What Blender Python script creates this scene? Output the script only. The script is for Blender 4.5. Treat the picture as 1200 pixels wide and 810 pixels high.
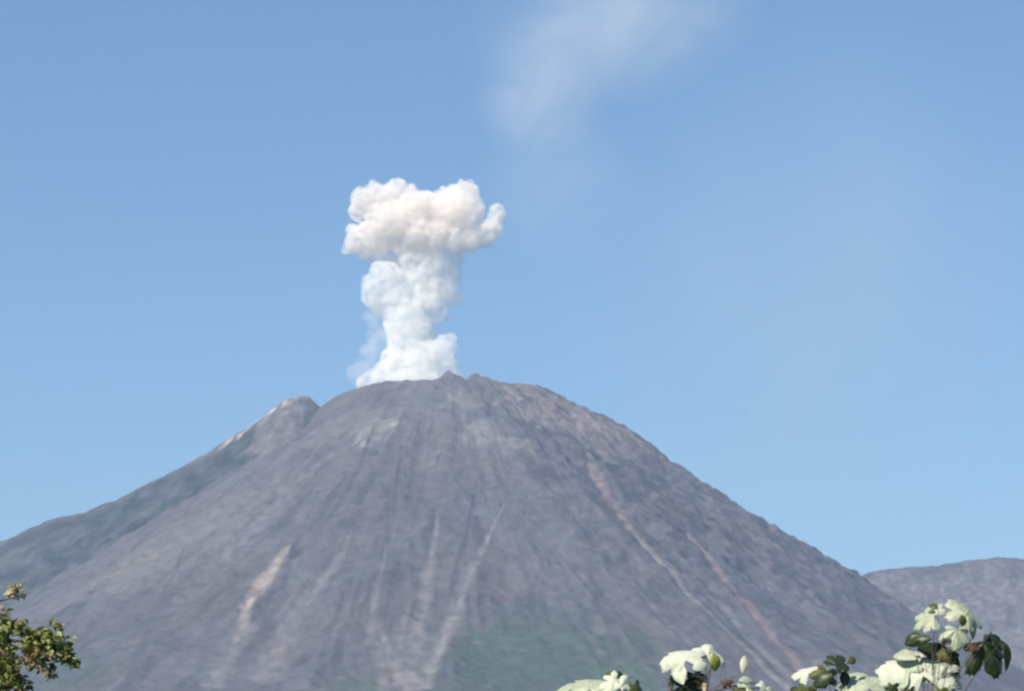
import bpy, bmesh, math, random
import numpy as np
from mathutils import Vector, Matrix, Euler, noise as mnoise

for o in list(bpy.data.objects):
    bpy.data.objects.remove(o)
S = bpy.context.scene
C = S.collection
R = math.radians
random.seed(7)

# ------------------------------------------------------------------ camera
FPX = 600 / math.tan(R(12.0))          # focal length in photograph pixels (1200 wide)
PITCH = math.atan(595 / FPX)
CAMZ = 1.7
cd = bpy.data.cameras.new('camera')
cam = bpy.data.objects.new('camera', cd); C.objects.link(cam)
cam.location = (0, 0, CAMZ); cam.rotation_euler = (R(90) + PITCH, 0, 0)
cd.sensor_width = 36; cd.angle = R(24.0)
cd.clip_start = 0.1; cd.clip_end = 120000
cd.dof.use_dof = True; cd.dof.focus_distance = 4.8; cd.dof.aperture_fstop = 17.0
S.camera = cam

# ------------------------------------------------------------------ world, sun, exposure
SUN = Vector((-0.50, -0.56, 0.68)).normalized()
w = bpy.data.worlds.new('World'); S.world = w; w.use_nodes = True
nt = w.node_tree; nt.nodes.clear()
sky = nt.nodes.new('ShaderNodeTexSky'); sky.sky_type = 'NISHITA'; sky.sun_disc = False
sky.sun_elevation = math.asin(SUN.z); sky.sun_rotation = math.atan2(SUN.x, SUN.y)
sky.altitude = 1800; sky.air_density = 1.8; sky.dust_density = 0.0; sky.ozone_density = 9.0
bg = nt.nodes.new('ShaderNodeBackground'); bg.inputs['Strength'].default_value = 0.082
wo = nt.nodes.new('ShaderNodeOutputWorld')
nt.links.new(sky.outputs[0], bg.inputs[0]); nt.links.new(bg.outputs[0], wo.inputs[0])
sl = bpy.data.lights.new('sun', 'SUN'); sl.energy = 5.0; sl.angle = R(0.5); sl.color = (1.0, 0.925, 0.81)
sun = bpy.data.objects.new('sun', sl); C.objects.link(sun)
sun.rotation_euler = (-SUN).to_track_quat('-Z', 'Y').to_euler(); sun.location = (0, 0, 50)
S.view_settings.view_transform = 'Standard'; S.view_settings.look = 'None'
S.view_settings.exposure = 0.52; S.view_settings.gamma = 1.0
S.view_settings.use_curve_mapping = False
S.cycles.volume_bounces = 40; S.cycles.max_bounces = 44
S.cycles.volume_step_rate = 1.0; S.cycles.volume_max_steps = 256
S.cycles.use_denoising = True

# ------------------------------------------------------------------ helpers
SP, CP = math.sin(PITCH), math.cos(PITCH)
def at(px, py, Y):
    """world point seen at photograph pixel px, py at distance Y"""
    u = (px - 600) / FPX; v = (405 - py) / FPX
    dx, dy, dz = u, CP - v * SP, SP + v * CP
    t = Y / dy
    return Vector((dx * t, Y, CAMZ + dz * t))
def project(x, y, z):
    zz = z - CAMZ
    fw = y * CP + zz * SP; up = -y * SP + zz * CP
    return 600 + FPX * x / fw, 405 - FPX * up / fw
def tag(o, label=None, cat=None, group=None, kind=None):
    if label: o['label'] = label
    if cat: o['category'] = cat
    if group: o['group'] = group
    if kind: o['kind'] = kind
    return o
def empty(name, loc):
    o = bpy.data.objects.new(name, None); C.objects.link(o); o.location = loc
    o.empty_display_size = .3
    return o
def mesh_obj(name, me, mats=(), parent=None, world=True):
    o = bpy.data.objects.new(name, me); C.objects.link(o)
    for m in mats: me.materials.append(m)
    if parent is not None:
        o.parent = parent
        if world:
            o.matrix_parent_inverse = Matrix.Translation(-parent_world(parent))
    return o
def parent_world(p):
    v = Vector(p.location)
    return v
def from_np(name, verts, quads, smooth=True, extra=None):
    me = bpy.data.meshes.new(name)
    me.vertices.add(len(verts)); me.vertices.foreach_set('co', np.ascontiguousarray(verts, dtype=np.float32).ravel())
    n = len(quads)
    me.loops.add(n * 4); me.loops.foreach_set('vertex_index', np.ascontiguousarray(quads, dtype=np.int32).ravel())
    me.polygons.add(n); me.polygons.foreach_set('loop_start', np.arange(n, dtype=np.int32) * 4)
    me.polygons.foreach_set('loop_total', np.full(n, 4, dtype=np.int32))
    me.polygons.foreach_set('use_smooth', np.full(n, smooth))
    me.update(calc_edges=True)
    if extra is not None:
        a = me.color_attributes.new('tint', 'FLOAT_COLOR', 'POINT')
        c = np.ones((len(verts), 4), dtype=np.float32); c[:, :3] = extra
        a.data.foreach_set('color', c.ravel())
    return me

rng = np.random.default_rng(5)
_perm = rng.permutation(512).astype(np.int64); _perm = np.concatenate([_perm, _perm, _perm])
_g = rng.normal(size=(512, 2)); _g /= np.linalg.norm(_g, axis=1)[:, None]
def perlin(x, y, seed=0):
    x = np.asarray(x, dtype=np.float64) + seed * 17.37; y = np.asarray(y, dtype=np.float64) + seed * 9.71
    xi = np.floor(x).astype(np.int64); yi = np.floor(y).astype(np.int64)
    xf = x - xi; yf = y - yi
    def gr(i, j, a, b):
        h = _perm[(_perm[i & 511] + j) & 511]
        g = _g[h]
        return g[..., 0] * a + g[..., 1] * b
    u = xf * xf * xf * (xf * (xf * 6 - 15) + 10); v = yf * yf * yf * (yf * (yf * 6 - 15) + 10)
    n00 = gr(xi, yi, xf, yf); n10 = gr(xi + 1, yi, xf - 1, yf)
    n01 = gr(xi, yi + 1, xf, yf - 1); n11 = gr(xi + 1, yi + 1, xf - 1, yf - 1)
    return 1.5 * ((n00 * (1 - u) + n10 * u) * (1 - v) + (n01 * (1 - u) + n11 * u) * v)
def fbm(x, y, n=4, seed=0, gain=.5):
    s = 0; a = 1.0; f = 1.0
    for i in range(n):
        s = s + a * perlin(x * f, y * f, seed + i * 3); a *= gain; f *= 2.03
    return s
def ridged(x, y, n=3, seed=0):
    s = 0; a = 1.0; f = 1.0
    for i in range(n):
        s = s + a * (1 - 2 * np.abs(perlin(x * f, y * f, seed + i * 5))); a *= .5; f *= 2.07
    return s / 1.75
def sstep(a, b, x):
    t = np.clip((x - a) / (b - a), 0, 1); return t * t * (3 - 2 * t)

# ------------------------------------------------------------------ materials
def newmat(name):
    m = bpy.data.materials.new(name); m.use_nodes = True
    n = m.node_tree; b = n.nodes.get('Principled BSDF')
    return m, n, b
def terrain_mat(name, fine=0.05, rough=1.0):
    m, n, b = newmat(name)
    at_ = n.nodes.new('ShaderNodeAttribute'); at_.attribute_name = 'tint'
    geo = n.nodes.new('ShaderNodeNewGeometry')
    nz = n.nodes.new('ShaderNodeTexNoise'); nz.inputs['Scale'].default_value = fine; nz.inputs['Detail'].default_value = 5
    n.links.new(geo.outputs['Position'], nz.inputs['Vector'])
    mr = n.nodes.new('ShaderNodeMapRange'); mr.inputs[1].default_value = .3; mr.inputs[2].default_value = .7
    mr.inputs[3].default_value = .8; mr.inputs[4].default_value = 1.2
    n.links.new(nz.outputs['Fac'], mr.inputs[0])
    mx = n.nodes.new('ShaderNodeVectorMath'); mx.operation = 'SCALE'
    n.links.new(at_.outputs['Color'], mx.inputs[0]); n.links.new(mr.outputs[0], mx.inputs['Scale'])
    n.links.new(mx.outputs[0], b.inputs['Base Color'])
    b.inputs['Roughness'].default_value = rough; b.inputs['Specular IOR Level'].default_value = .1
    bp = n.nodes.new('ShaderNodeBump'); bp.inputs['Distance'].default_value = 4; bp.inputs['Strength'].default_value = .5
    n.links.new(nz.outputs['Fac'], bp.inputs['Height']); n.links.new(bp.outputs[0], b.inputs['Normal'])
    return m
def leaf_mat(name, ca, cb, rough=.5, trans=.25, scale=6):
    m, n, b = newmat(name)
    tc = n.nodes.new('ShaderNodeTexCoord')
    nz = n.nodes.new('ShaderNodeTexNoise'); nz.inputs['Scale'].default_value = scale; nz.inputs['Detail'].default_value = 4
    oi = n.nodes.new('ShaderNodeObjectInfo')
    n.links.new(tc.outputs['Object'], nz.inputs['Vector'])
    r = n.nodes.new('ShaderNodeValToRGB'); r.color_ramp.elements[0].position = .35; r.color_ramp.elements[1].position = .65
    r.color_ramp.elements[0].color = (*ca, 1); r.color_ramp.elements[1].color = (*cb, 1)
    n.links.new(nz.outputs['Fac'], r.inputs[0])
    n2 = n.nodes.new('ShaderNodeTexNoise'); n2.inputs['Scale'].default_value = 3.1; n2.inputs['Detail'].default_value = 5; n2.inputs['Roughness'].default_value = .7
    n.links.new(tc.outputs['Object'], n2.inputs['Vector'])
    bl = n.nodes.new('ShaderNodeMapRange'); bl.inputs[1].default_value = .60; bl.inputs[2].default_value = .74; bl.inputs[4].default_value = .75
    n.links.new(n2.outputs['Fac'], bl.inputs[0])
    mxc = n.nodes.new('ShaderNodeMix'); mxc.data_type = 'RGBA'; n.links.new(bl.outputs[0], mxc.inputs[0]); n.links.new(r.outputs[0], mxc.inputs[6])
    mxc.inputs[7].default_value = (ca[0] * .5, ca[1] * .45, ca[2] * .3, 1); r = mxc
    n.links.new(mxc.outputs[2], b.inputs['Base Color'])
    b.inputs['Roughness'].default_value = rough
    tr = n.nodes.new('ShaderNodeBsdfTranslucent'); n.links.new(mxc.outputs[2], tr.inputs['Color'])
    ms = n.nodes.new('ShaderNodeMixShader'); ms.inputs[0].default_value = trans
    n.links.new(b.outputs[0], ms.inputs[1]); n.links.new(tr.outputs[0], ms.inputs[2])
    out = [q for q in n.nodes if q.type == 'OUTPUT_MATERIAL'][0]
    n.links.new(ms.outputs[0], out.inputs['Surface'])
    bp = n.nodes.new('ShaderNodeBump'); bp.inputs['Strength'].default_value = .3; bp.inputs['Distance'].default_value = .01
    n.links.new(nz.outputs['Fac'], bp.inputs['Height']); n.links.new(bp.outputs[0], b.inputs['Normal'])
    return m
def bark_mat(name, ca, cb, scale=9):
    m, n, b = newmat(name)
    tc = n.nodes.new('ShaderNodeTexCoord'); mp = n.nodes.new('ShaderNodeMapping'); mp.inputs['Scale'].default_value = (1, 1, 3.5)
    nz = n.nodes.new('ShaderNodeTexNoise'); nz.inputs['Scale'].default_value = scale; nz.inputs['Detail'].default_value = 6
    n.links.new(tc.outputs['Object'], mp.inputs[0]); n.links.new(mp.outputs[0], nz.inputs['Vector'])
    r = n.nodes.new('ShaderNodeValToRGB'); r.color_ramp.elements[0].position = .35; r.color_ramp.elements[1].position = .65
    r.color_ramp.elements[0].color = (*ca, 1); r.color_ramp.elements[1].color = (*cb, 1)
    n.links.new(nz.outputs['Fac'], r.inputs[0]); n.links.new(r.outputs[0], b.inputs['Base Color'])
    b.inputs['Roughness'].default_value = .8
    bp = n.nodes.new('ShaderNodeBump'); bp.inputs['Strength'].default_value = .4; bp.inputs['Distance'].default_value = .02
    n.links.new(nz.outputs['Fac'], bp.inputs['Height']); n.links.new(bp.outputs[0], b.inputs['Normal'])
    return m
def vol_mat(name, color, density, aniso=0.0, emit=None):
    m = bpy.data.materials.new(name); m.use_nodes = True
    n = m.node_tree; n.nodes.clear()
    out = n.nodes.new('ShaderNodeOutputMaterial'); v = n.nodes.new('ShaderNodeVolumePrincipled')
    v.inputs['Color'].default_value = (*color, 1); v.inputs['Density'].default_value = density
    v.inputs['Anisotropy'].default_value = aniso
    n.links.new(v.outputs[0], out.inputs['Volume'])
    return m, n, v

# ------------------------------------------------------------------ volcano
VY = 7000.0
def interp_px(pts, Y):
    a = sorted(pts); return [(at(p, q, Y).x, at(p, q, Y).z) for p, q in a]
AX = at(520, 450, VY).x
left_px = [(520, 450), (440, 450), (412, 456), (388, 466), (368, 479), (345, 499), (320, 519), (270, 551), (200, 596), (130, 641), (60, 684), (0, 718),
           (-100, 768), (-250, 832), (-420, 885), (-620, 930)]
right_px = [(520, 450), (575, 448), (605, 456), (628, 452), (650, 458), (700, 485), (740, 505), (765, 520), (790, 544), (830, 570), (870, 597),
            (910, 620), (960, 650), (1005, 676), (1060, 712), (1130, 755), (1230, 808), (1380, 870), (1560, 925), (1750, 960)]
def prof_arrays(lp, rp):
    L = np.array([(AX - at(p, q, VY).x, at(p, q, VY).z) for p, q in lp])
    Rr = np.array([(at(p, q, VY).x - AX, at(p, q, VY).z) for p, q in rp])
    return L, Rr
RMAX = 3250.0
def smooth_prof(P, r):
    z = np.interp(r, P[:, 0], P[:, 1])
    end = P[-1]
    return np.where(r > end[0], end[1] - (r - end[0]) * .18, z)
rr_t = np.linspace(0, RMAX, 1200)
def build_table(L, Rr):
    def sm(z, k):
        ker = np.ones(k) / k; zp = np.pad(z, k, mode='edge'); return np.convolve(zp, ker, 'same')[k:-k]
    zl = sm(smooth_prof(L, rr_t), 9); zr = sm(smooth_prof(Rr, rr_t), 9)
    zf = .5 * (sm(zl, 31) + sm(zr, 31))
    return zl, zr, zf
def base_height(phi, r, T):
    """phi: 0 right, pi/-pi left, -pi/2 towards the camera"""
    zl, zr, zf = T
    c = np.cos(phi)
    hl = np.interp(r, rr_t, zl); hr = np.interp(r, rr_t, zr); hf = np.interp(r, rr_t, zf)
    wl = sstep(.45, .97, -c); wr = sstep(.45, .97, c)
    return hf * (1 - wl - wr) + hl * wl + hr * wr
def silhouette(T, cols):
    phi = np.linspace(-math.pi * 1.15, math.pi * .15, 500)[None, :]; r = np.linspace(20, RMAX, 420)[:, None]
    h = base_height(phi, r, T); x = AX + r * np.cos(phi); y = VY + r * np.sin(phi) + 0 * r
    px, py = project(x, y, h)
    out = []
    for c in cols:
        m = np.abs(px - c) < 6
        out.append(py[m].min() if m.any() else np.nan)
    return np.array(out)
lp = [list(p) for p in left_px]; rp = [list(p) for p in right_px]
for it in range(9):
    T = build_table(*prof_arrays(lp, rp))
    for cur, tgt in ((lp, left_px), (rp, right_px)):
        s = silhouette(T, [p[0] for p in tgt])
        for i in range(1, len(tgt)):
            if not math.isnan(s[i]): cur[i][1] += .7 * (tgt[i][1] - s[i])
        cur[0][1] = cur[1][1]
T = build_table(*prof_arrays(lp, rp))

phi = np.concatenate([np.linspace(-math.pi * 1.12, math.pi * .12, 1250), np.linspace(math.pi * .12, math.pi * .88, 90)[1:-1]])
NPH = len(phi)
rad = np.concatenate([[0.5], np.linspace(6, 2300, 470), np.linspace(2320, RMAX, 40)])
NR = len(rad)
PH, RD = np.meshgrid(phi, rad)
X = AX + RD * np.cos(PH); Y = VY + RD * np.sin(PH)
H = base_height(PH, RD, T)
# gullies run down the slope, so their noise is stretched along r
wob = fbm(RD / 700, PH * 4, 3, 11)
pu = (PH + wob * .012)
low = sstep(700, 1500, RD); brk = sstep(-.35, .55, fbm(X / 330, Y / 330, 3, 15))
k = sstep(120, 900, RD)
g1 = ridged(pu * 5.5, RD / 1900, 2, 1); g2 = ridged(pu * 17, RD / 1100, 2, 2); g3 = ridged(pu * 48, RD / 700, 2, 3); g4 = perlin(pu * 120, RD / 450, 4)
H = H + k * (g1 * 20 + (g2 * 8 + g3 * 3.0 * low + g4 * 1.2 * low) * (.25 + .75 * brk) * (.35 + .65 * low)) - k * 5
rock = fbm(X / 95, Y / 95, 5, 21); rock2 = fbm(X / 26, Y / 26, 4, 33)
rightrock = sstep(.2, .6, np.cos(PH)) * sstep(250, 420, RD) * (1 - sstep(1200, 1700, RD))
H = H + rock * (4 + 7 * rightrock) + rock2 * (2.4 + 3.0 * rightrock) + 5 * sstep(.3, .9, rock) * sstep(300, 900, RD)
PXv, PYv = project(X, Y, H)
front = np.sin(PH) < -.02
def surf(px, py):
    d = (PXv - px) ** 2 + (PYv - py) ** 2 + np.where(front, 0, 1e9)
    i = np.unravel_index(np.argmin(d), d.shape)
    return X[i], Y[i]
def bump(px, py, Yb, sx, sy, h, p=1.0):
    """crag: world-sized bump"""
    q = at(px, py, Yb)
    return h * np.exp(-(((X - q.x) / sx) ** 2 + ((Y - q.y) / sy) ** 2) ** p)
# crater bowl behind the flat front rim, and the crags of the rim
q = at(478, 450, VY + 40)
dist = np.sqrt(((X - q.x) / 150) ** 2 + ((Y - q.y) / 110) ** 2)
H = H - 75 * (1 - sstep(.55, 1.05, dist))
def crag(px, py_top, Yb, wdt, sy=60, lean=.25):
    """rocky tooth whose tip reaches the height seen at px, py_top"""
    q = at(px, py_top, Yb)
    return q.z + 2.0 * rock2 + 3 * perlin(X / 9, Y / 9, 77) - np.hypot(22 * (np.abs(X - q.x + lean * (Y - q.y)) / wdt) ** 1.35, 1.15 * (Y - q.y))
for c_ in ((518, 441, VY - 185, 16, 50, .1), (525, 434.5, VY - 190, 26, 60, .1), (534, 438, VY - 195, 28, 70, .1), (543, 444, VY - 200, 30, 100, .1), (559, 436, VY - 185, 28, 60, .1), (568, 441, VY - 180, 34, 70, .1), (579, 446, VY - 175, 34, 80, .1)):
    H = np.maximum(H, crag(*c_))
H = H + (rock2 * 3.5 + rock * 2) * (1 - sstep(.5, 1.3, np.hypot((X - at(545, 450, VY).x) / 130, (Y - VY + 190) / 130)))
# scree rib below the crags
ax_, ay_ = surf(545, 455); bx_, by_ = surf(575, 525)
PXv, PYv = project(X, Y, H)

# ---- colour of the ground itself (rock, ash, scars, plants)
wfac = .5 + .5 * sstep(-.4, .5, fbm(X / 90, Y / 90, 2, 58))
def seg_dist(pts):
    w_ = [p[2] for p in pts]; wp = [surf(p[0], p[1]) for p in pts]
    best = np.full(X.shape, 1e9)
    for (x0, y0), (x1, y1), w0, w1 in zip(wp[:-1], wp[1:], w_[:-1], w_[1:]):
        dx, dy = x1 - x0, y1 - y0; L2 = dx * dx + dy * dy + 1e-6
        t = np.clip(((X - x0) * dx + (Y - y0) * dy) / L2, 0, 1)
        d = np.hypot(X - x0 - t * dx, Y - y0 - t * dy) / (w0 + (w1 - w0) * t)
        best = np.minimum(best, d)
    return best
jit = fbm(X / 40, Y / 40, 3, 51) * .45 + fbm(pu * 60, RD / 300, 2, 52) * .35
DH = np.zeros_like(H); PALE = None
fade = .45 + .55 * sstep(-.5, .5, fbm(X / 55, Y / 55, 3, 57))
def streak(pts, col, amt, soft=.6):
    global COL, DH
    d = seg_dist(pts) / (1.8 if col == PALE else 1.25) + jit * soft
    amt = amt * (.95 if col == PALE else .95)
    DH = DH + 6 * amt * wfac * (.45 * np.exp(-((d - 1.7) / .45) ** 2) - np.exp(-(d / .9) ** 2))
    m = (amt * (1 - sstep(.2, 1.55, d)) * fade)[..., None]
    COL = COL * (1 - m) + np.array(col) * m
def patch(px, py, rx, ry, col, amt, soft=1.0):
    """blot on the slope; rx across, ry along depth, metres"""
    global COL
    x0, y0 = surf(px, py)
    d = np.hypot((X - x0) / rx, (Y - y0) / ry) + jit * soft
    m = (amt * (1 - sstep(.5, 1.2, d)))[..., None]
    COL = COL * (1 - m) + np.array(col) * m
base = np.array([.101, .091, .097])
f1 = sstep(350, 900, RD); f2 = sstep(900, 1500, RD)
v = (1 + .12 * fbm(pu * 8, RD / 700, 2, 61) + .10 * fbm(pu * 30, RD / 600, 2, 62) * brk * f1 + .09 * perlin(pu * 80, RD / 260, 63) * brk * f2
     + .12 * fbm(X / 120, Y / 120, 5, 64, .65) + .10 * fbm(X / 330, Y / 330, 3, 68))
v = v * (1 - .28 * f1 * sstep(.2, .8, fbm(pu * 20, RD / 330, 4, 67)))
COL = base[None, None, :] * v[..., None]
top = 1 - sstep(200, 900, RD)
COL = COL * (1 + .10 * top[..., None] * np.array([1.1, .95, .8]))
warm = fbm(X / 260, Y / 260, 3, 71)[..., None]
COL = COL * (1 + warm * np.array([.06, .01, -.04]))
# rusty upper right shoulder
patch(690, 490, 230, 200, (.215, .165, .150), .55)
patch(620, 470, 120, 120, (.20, .165, .15), .35)
# rocky dark mottles right
mott = sstep(.12, .55, fbm(X / 55, Y / 55, 4, 81)) * rightrock
COL = COL * (1 - .42 * mott[..., None] * np.array([1.05, 1, .85]))
for a in ((690, 537, 34, 34), (705, 543, 26, 22), (720, 548, 26, 22), (640, 552, 22, 24), (655, 560, 20, 22), (672, 514, 30, 12), (765, 545, 30, 26), (735, 580, 24, 40),
          (345, 648, 20, 18), (437, 532, 14, 16), (425, 575, 12, 18), (620, 470, 10, 26), (572, 480, 8, 40), (478, 470, 7, 10), (735, 615, 20, 46), (1010, 705, 20, 60)):
    patch(a[0], a[1], a[2] * 1.35, a[3] * 1.35, (.058, .054, .060), .85, .45)
# light scree and pale rocks on top
for a in ((545, 470, 45, 60), (565, 505, 60, 60), (600, 520, 70, 50), (440, 500, 70, 60), (530, 462, 18, 30)):
    patch(*a, (.215, .205, .18), .45)
for a in ((474, 480, 10, 12), (462, 497, 14, 16), (428, 520, 16, 16), (536, 458, 9, 16), (412, 456, 16, 14)):
    patch(*a, (.30, .26, .23), .6, .5)
patch(405, 500, 130, 90, (.19, .175, .165), .35)
patch(200, 640, 260, 260, (.175, .158, .145), .45)
# old vegetated patch low on the front
patch(640, 805, 300, 360, (.054, .074, .060), .72, .9)
patch(740, 800, 150, 240, (.066, .082, .068), .45, 1.0)
patch(655, 745, 170, 160, (.070, .088, .075), .65, 1.0)
patch(600, 775, 130, 160, (.060, .088, .068), .55, 1.0)
patch(725, 800, 90, 130, (.075, .105, .065), .55)
patch(415, 808, 75, 90, (.075, .095, .075), .7)
patch(95, 790, 130, 160, (.060, .080, .075), .55)
patch(255, 790, 40, 110, (.055, .072, .082), .6)
patch(640, 610, 150, 150, (.100, .100, .108), .45)
patch(590, 585, 60, 90, (.110, .110, .115), .4)
patch(345, 680, 60, 100, (.110, .112, .115), .45)
# darker gullies
for a in ([(375, 575, 3), (350, 632, 8), (332, 690, 7)], [(215, 645, 3), (185, 715, 9), (150, 800, 10)], [(305, 700, 5), (290, 755, 12), (268, 808, 16)], [(472, 520, 3), (462, 600, 7), (445, 680, 5)],
          [(700, 555, 5), (752, 615, 9), (800, 668, 8), (850, 722, 5)], [(770, 590, 4), (835, 640, 9), (905, 712, 9)], [(835, 590, 5), (905, 648, 10), (990, 728, 10)], [(440, 500, 3), (420, 555, 6), (385, 610, 5)],
          [(560, 560, 3), (548, 630, 6), (530, 690, 5)], [(600, 470, 3), (640, 530, 6), (668, 580, 5)], [(405, 690, 4), (385, 745, 8), (372, 805, 9)], [(650, 640, 4), (700, 700, 8), (735, 770, 9)], [(120, 680, 4), (90, 720, 9), (60, 770, 9)]):
    streak(a, (.060, .060, .070), .62, .7)
# scars and debris chutes
TAN = (.40, .33, .265); PALE = (.225, .20, .195); RED = (.25, .155, .135)
streak([(336, 641, 7), (322, 662, 13), (308, 684, 16), (296, 700, 12), (286, 716, 9), (287, 735, 7), (272, 752, 5)], TAN, .72, .7)
streak([(286, 712, 8), (288, 735, 14), (270, 760, 16), (250, 800, 18)], PALE, .7)
streak([(412, 620, 1.5), (398, 650, 5), (370, 690, 11), (340, 730, 12), (315, 790, 22)], PALE, .5)
streak([(452, 640, 1.5), (447, 665, 4), (430, 725, 9), (440, 765, 8), (450, 808, 9)], PALE, .5, .6)
streak([(447, 742, 3), (462, 775, 6), (468, 808, 8)], PALE, .5, .6)
streak([(480, 700, 2), (468, 745, 6), (464, 800, 7)], PALE, .35, .7)
streak([(540, 700, 2), (520, 745, 7), (500, 808, 8)], PALE, .4, .7)
streak([(512, 600, 1.5), (508, 635, 4), (498, 680, 9), (490, 730, 9), (478, 808, 12)], PALE, .65, .5)
streak([(590, 590, 1.5), (570, 630, 4), (545, 680, 8), (530, 730, 12), (505, 775, 10), (492, 808, 10)], PALE, .7, .5)
streak([(322, 510, 12), (270, 552, 14), (200, 598, 14), (140, 640, 14)], (.20, .17, .165), .55)
streak([(400, 520, 12), (350, 560, 10), (310, 600, 14)], (.19, .17, .16), .4)
streak([(690, 530, 8), (703, 566, 14), (722, 598, 15), (745, 628, 10)], (.26, .19, .16), .62, .8)
streak([(735, 618, 8), (770, 655, 10), (800, 690, 7), (850, 738, 7), (905, 790, 9), (925, 808, 9)], (.27, .235, .205), .7, .7)
streak([(806, 628, 7), (832, 656, 9), (858, 690, 9), (885, 722, 9), (930, 775, 10), (950, 800, 12)], RED, .65, .5)
streak([(850, 715, 7), (880, 750, 9), (925, 795, 10)], PALE, .6, .5)
streak([(880, 620, 6), (925, 660, 9), (985, 715, 12)], (.11, .105, .11), .5)
streak([(770, 560, 8), (850, 610, 10), (930, 660, 12)], (.115, .11, .112), .45)
streak([(1005, 677, 10), (1040, 700, 12), (1085, 735, 14)], (.095, .10, .105), .6)
vegm = (sstep(1900, 2500, RD))[..., None]
COL = COL * (1 - vegm) + np.array([.05, .075, .04]) * vegm
COL = np.clip(COL, .03, .6)

iu = np.arange(NR - 1)[:, None]; ju = np.arange(NPH)[None, :]
a = iu * NPH + ju; b = iu * NPH + (ju + 1) % NPH
quads = np.stack([a, a + NPH, b + NPH, b], -1).reshape(-1, 4)
shrub = sstep(.02, .05, COL[..., 1] - COL[..., 0] + .0)
H = H + DH + shrub * (4 + 5 * fbm(X / 22, Y / 22, 3, 97))
verts = np.stack([X, Y, H], -1).reshape(-1, 3)
M_rock = terrain_mat('volcanic_rock', .035)
vol = mesh_obj('volcano', from_np('volcano', verts, quads, True, COL.reshape(-1, 3)), [M_rock])
tag(vol, 'steep grey brown volcano cone with pale scars and a flat crater rim', 'volcano', kind='structure')

# ------------------------------------------------------------------ older ridge behind the left flank, hill on the right
def ridge_terrain(name, pts, crestY, x0px, x1px, nx, ny, depth, slope, colf, seed, amp, mat, Yref):
    xs = np.linspace(at(x0px, 600, Yref).x, at(x1px, 600, Yref).x, nx)
    pts = sorted(pts)
    cy = np.array([crestY(p) for p, _ in pts])
    P = [at(p, q, y) for (p, q), y in zip(pts, cy)]
    px_ = np.array([p.x for p in P]); pz = np.array([p.z for p in P])
    ysr = np.concatenate([np.linspace(-depth, 0, int(ny * .75)), np.linspace(0, depth, int(ny * .25))[1:]])
    XX, TT = np.meshgrid(xs, ysr)
    cyv = np.interp(XX, px_, cy); cz = np.interp(XX, px_, pz)
    YY = cyv + TT
    d = np.abs(TT)
    HH = cz - slope * (np.sqrt(d * d + 14 ** 2) - 14)
    kk = sstep(0, 160, d)
    HH = HH + kk * amp * (ridged(XX / 170 + .3 * perlin(YY / 300, XX / 300, 3), YY / 700, 3, seed)) + fbm(XX / 45, YY / 45, 4, seed + 7) * (3.2 + 3.0 * kk) + 3.0 * sstep(.1, .7, fbm(XX / 70, YY / 70, 2, seed + 9))
    HH = np.maximum(HH, -8)
    cc = colf(XX, YY, HH, TT)
    n0, n1 = XX.shape
    i = np.arange(n0 - 1)[:, None]; j = np.arange(n1 - 1)[None, :]
    a = i * n1 + j
    qd = np.stack([a, a + 1, a + n1 + 1, a + n1], -1).reshape(-1, 4)
    return mesh_obj(name, from_np(name, np.stack([XX, YY, HH], -1).reshape(-1, 3), qd, True, np.clip(cc, .02, .6).reshape(-1, 3)), [mat])
def colL(XX, YY, HH, TT):
    n = fbm(XX / 90, HH / 60, 4, 91)[..., None]; n2 = fbm(XX / 35, YY / 35, 4, 92)[..., None]
    green = np.array([.050, .054, .056]) * (1 + .45 * n) * (1 + .3 * n2)  # plant green pulled to dark blue grey, the slope's shadow painted in
    rockc = np.array([.125, .111, .113]) * (1 + .3 * n2)
    pale = np.array([.36, .29, .25]) * (1 + .6 * n2) * (1 + .6 * perlin(XX / 16, YY / 16, 99)[..., None])
    px, py = project(XX, YY, HH)
    crest = (1 - sstep(22, 70, -TT + 18 * n[..., 0]))          # bare crest above the plants
    up = sstep(at(215, 0, 7200).x, at(315, 0, 7200).x, XX)
    bare = np.clip(crest * (.3 + 1.2 * up) + sstep(at(318, 0, 7200).x, at(340, 0, 7200).x, XX + 22 * n[..., 0]), 0, 1)[..., None]
    c = green * (1 - bare) + rockc * bare
    pl = (sstep(.05, .5, n2[..., 0] + .25) * sstep(at(270, 0, 7200).x, at(305, 0, 7200).x, XX) * (1 - sstep(at(362, 0, 7200).x, at(372, 0, 7200).x, XX)) * (1 - sstep(30, 75, -TT)))[..., None]
    c = c * (1 - .8 * pl) + pale * .8 * pl
    # light band lower down the ridge
    lb = (sstep(.1, .5, fbm(XX / 320, YY / 120, 3, 95)) * (1 - up))[..., None]
    return c * (1 - .4 * lb) + np.array([.12, .11, .11]) * .4 * lb
ridge = ridge_terrain('ridge', [(-500, 860), (-300, 775), (-150, 705), (-60, 660), (0, 636), (30, 622), (60, 609), (100, 601), (140, 585), (165, 571), (200, 554), (225, 541),
                       (250, 527), (275, 511), (300, 495), (312, 486), (325, 476), (338, 468), (352, 464), (362, 466), (370, 473), (385, 490), (420, 520), (500, 640)],
                      lambda p: 6880 + max(0, 325 - p) * 1.05, -500, 500, 560, 200, 900, .66, colL, 101, 10, M_rock, 7200)
tag(ridge, 'dark older ridge with bluish green slopes behind the left flank', 'ridge', kind='structure')
M_hill = terrain_mat('hill_rock', .04)
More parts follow.
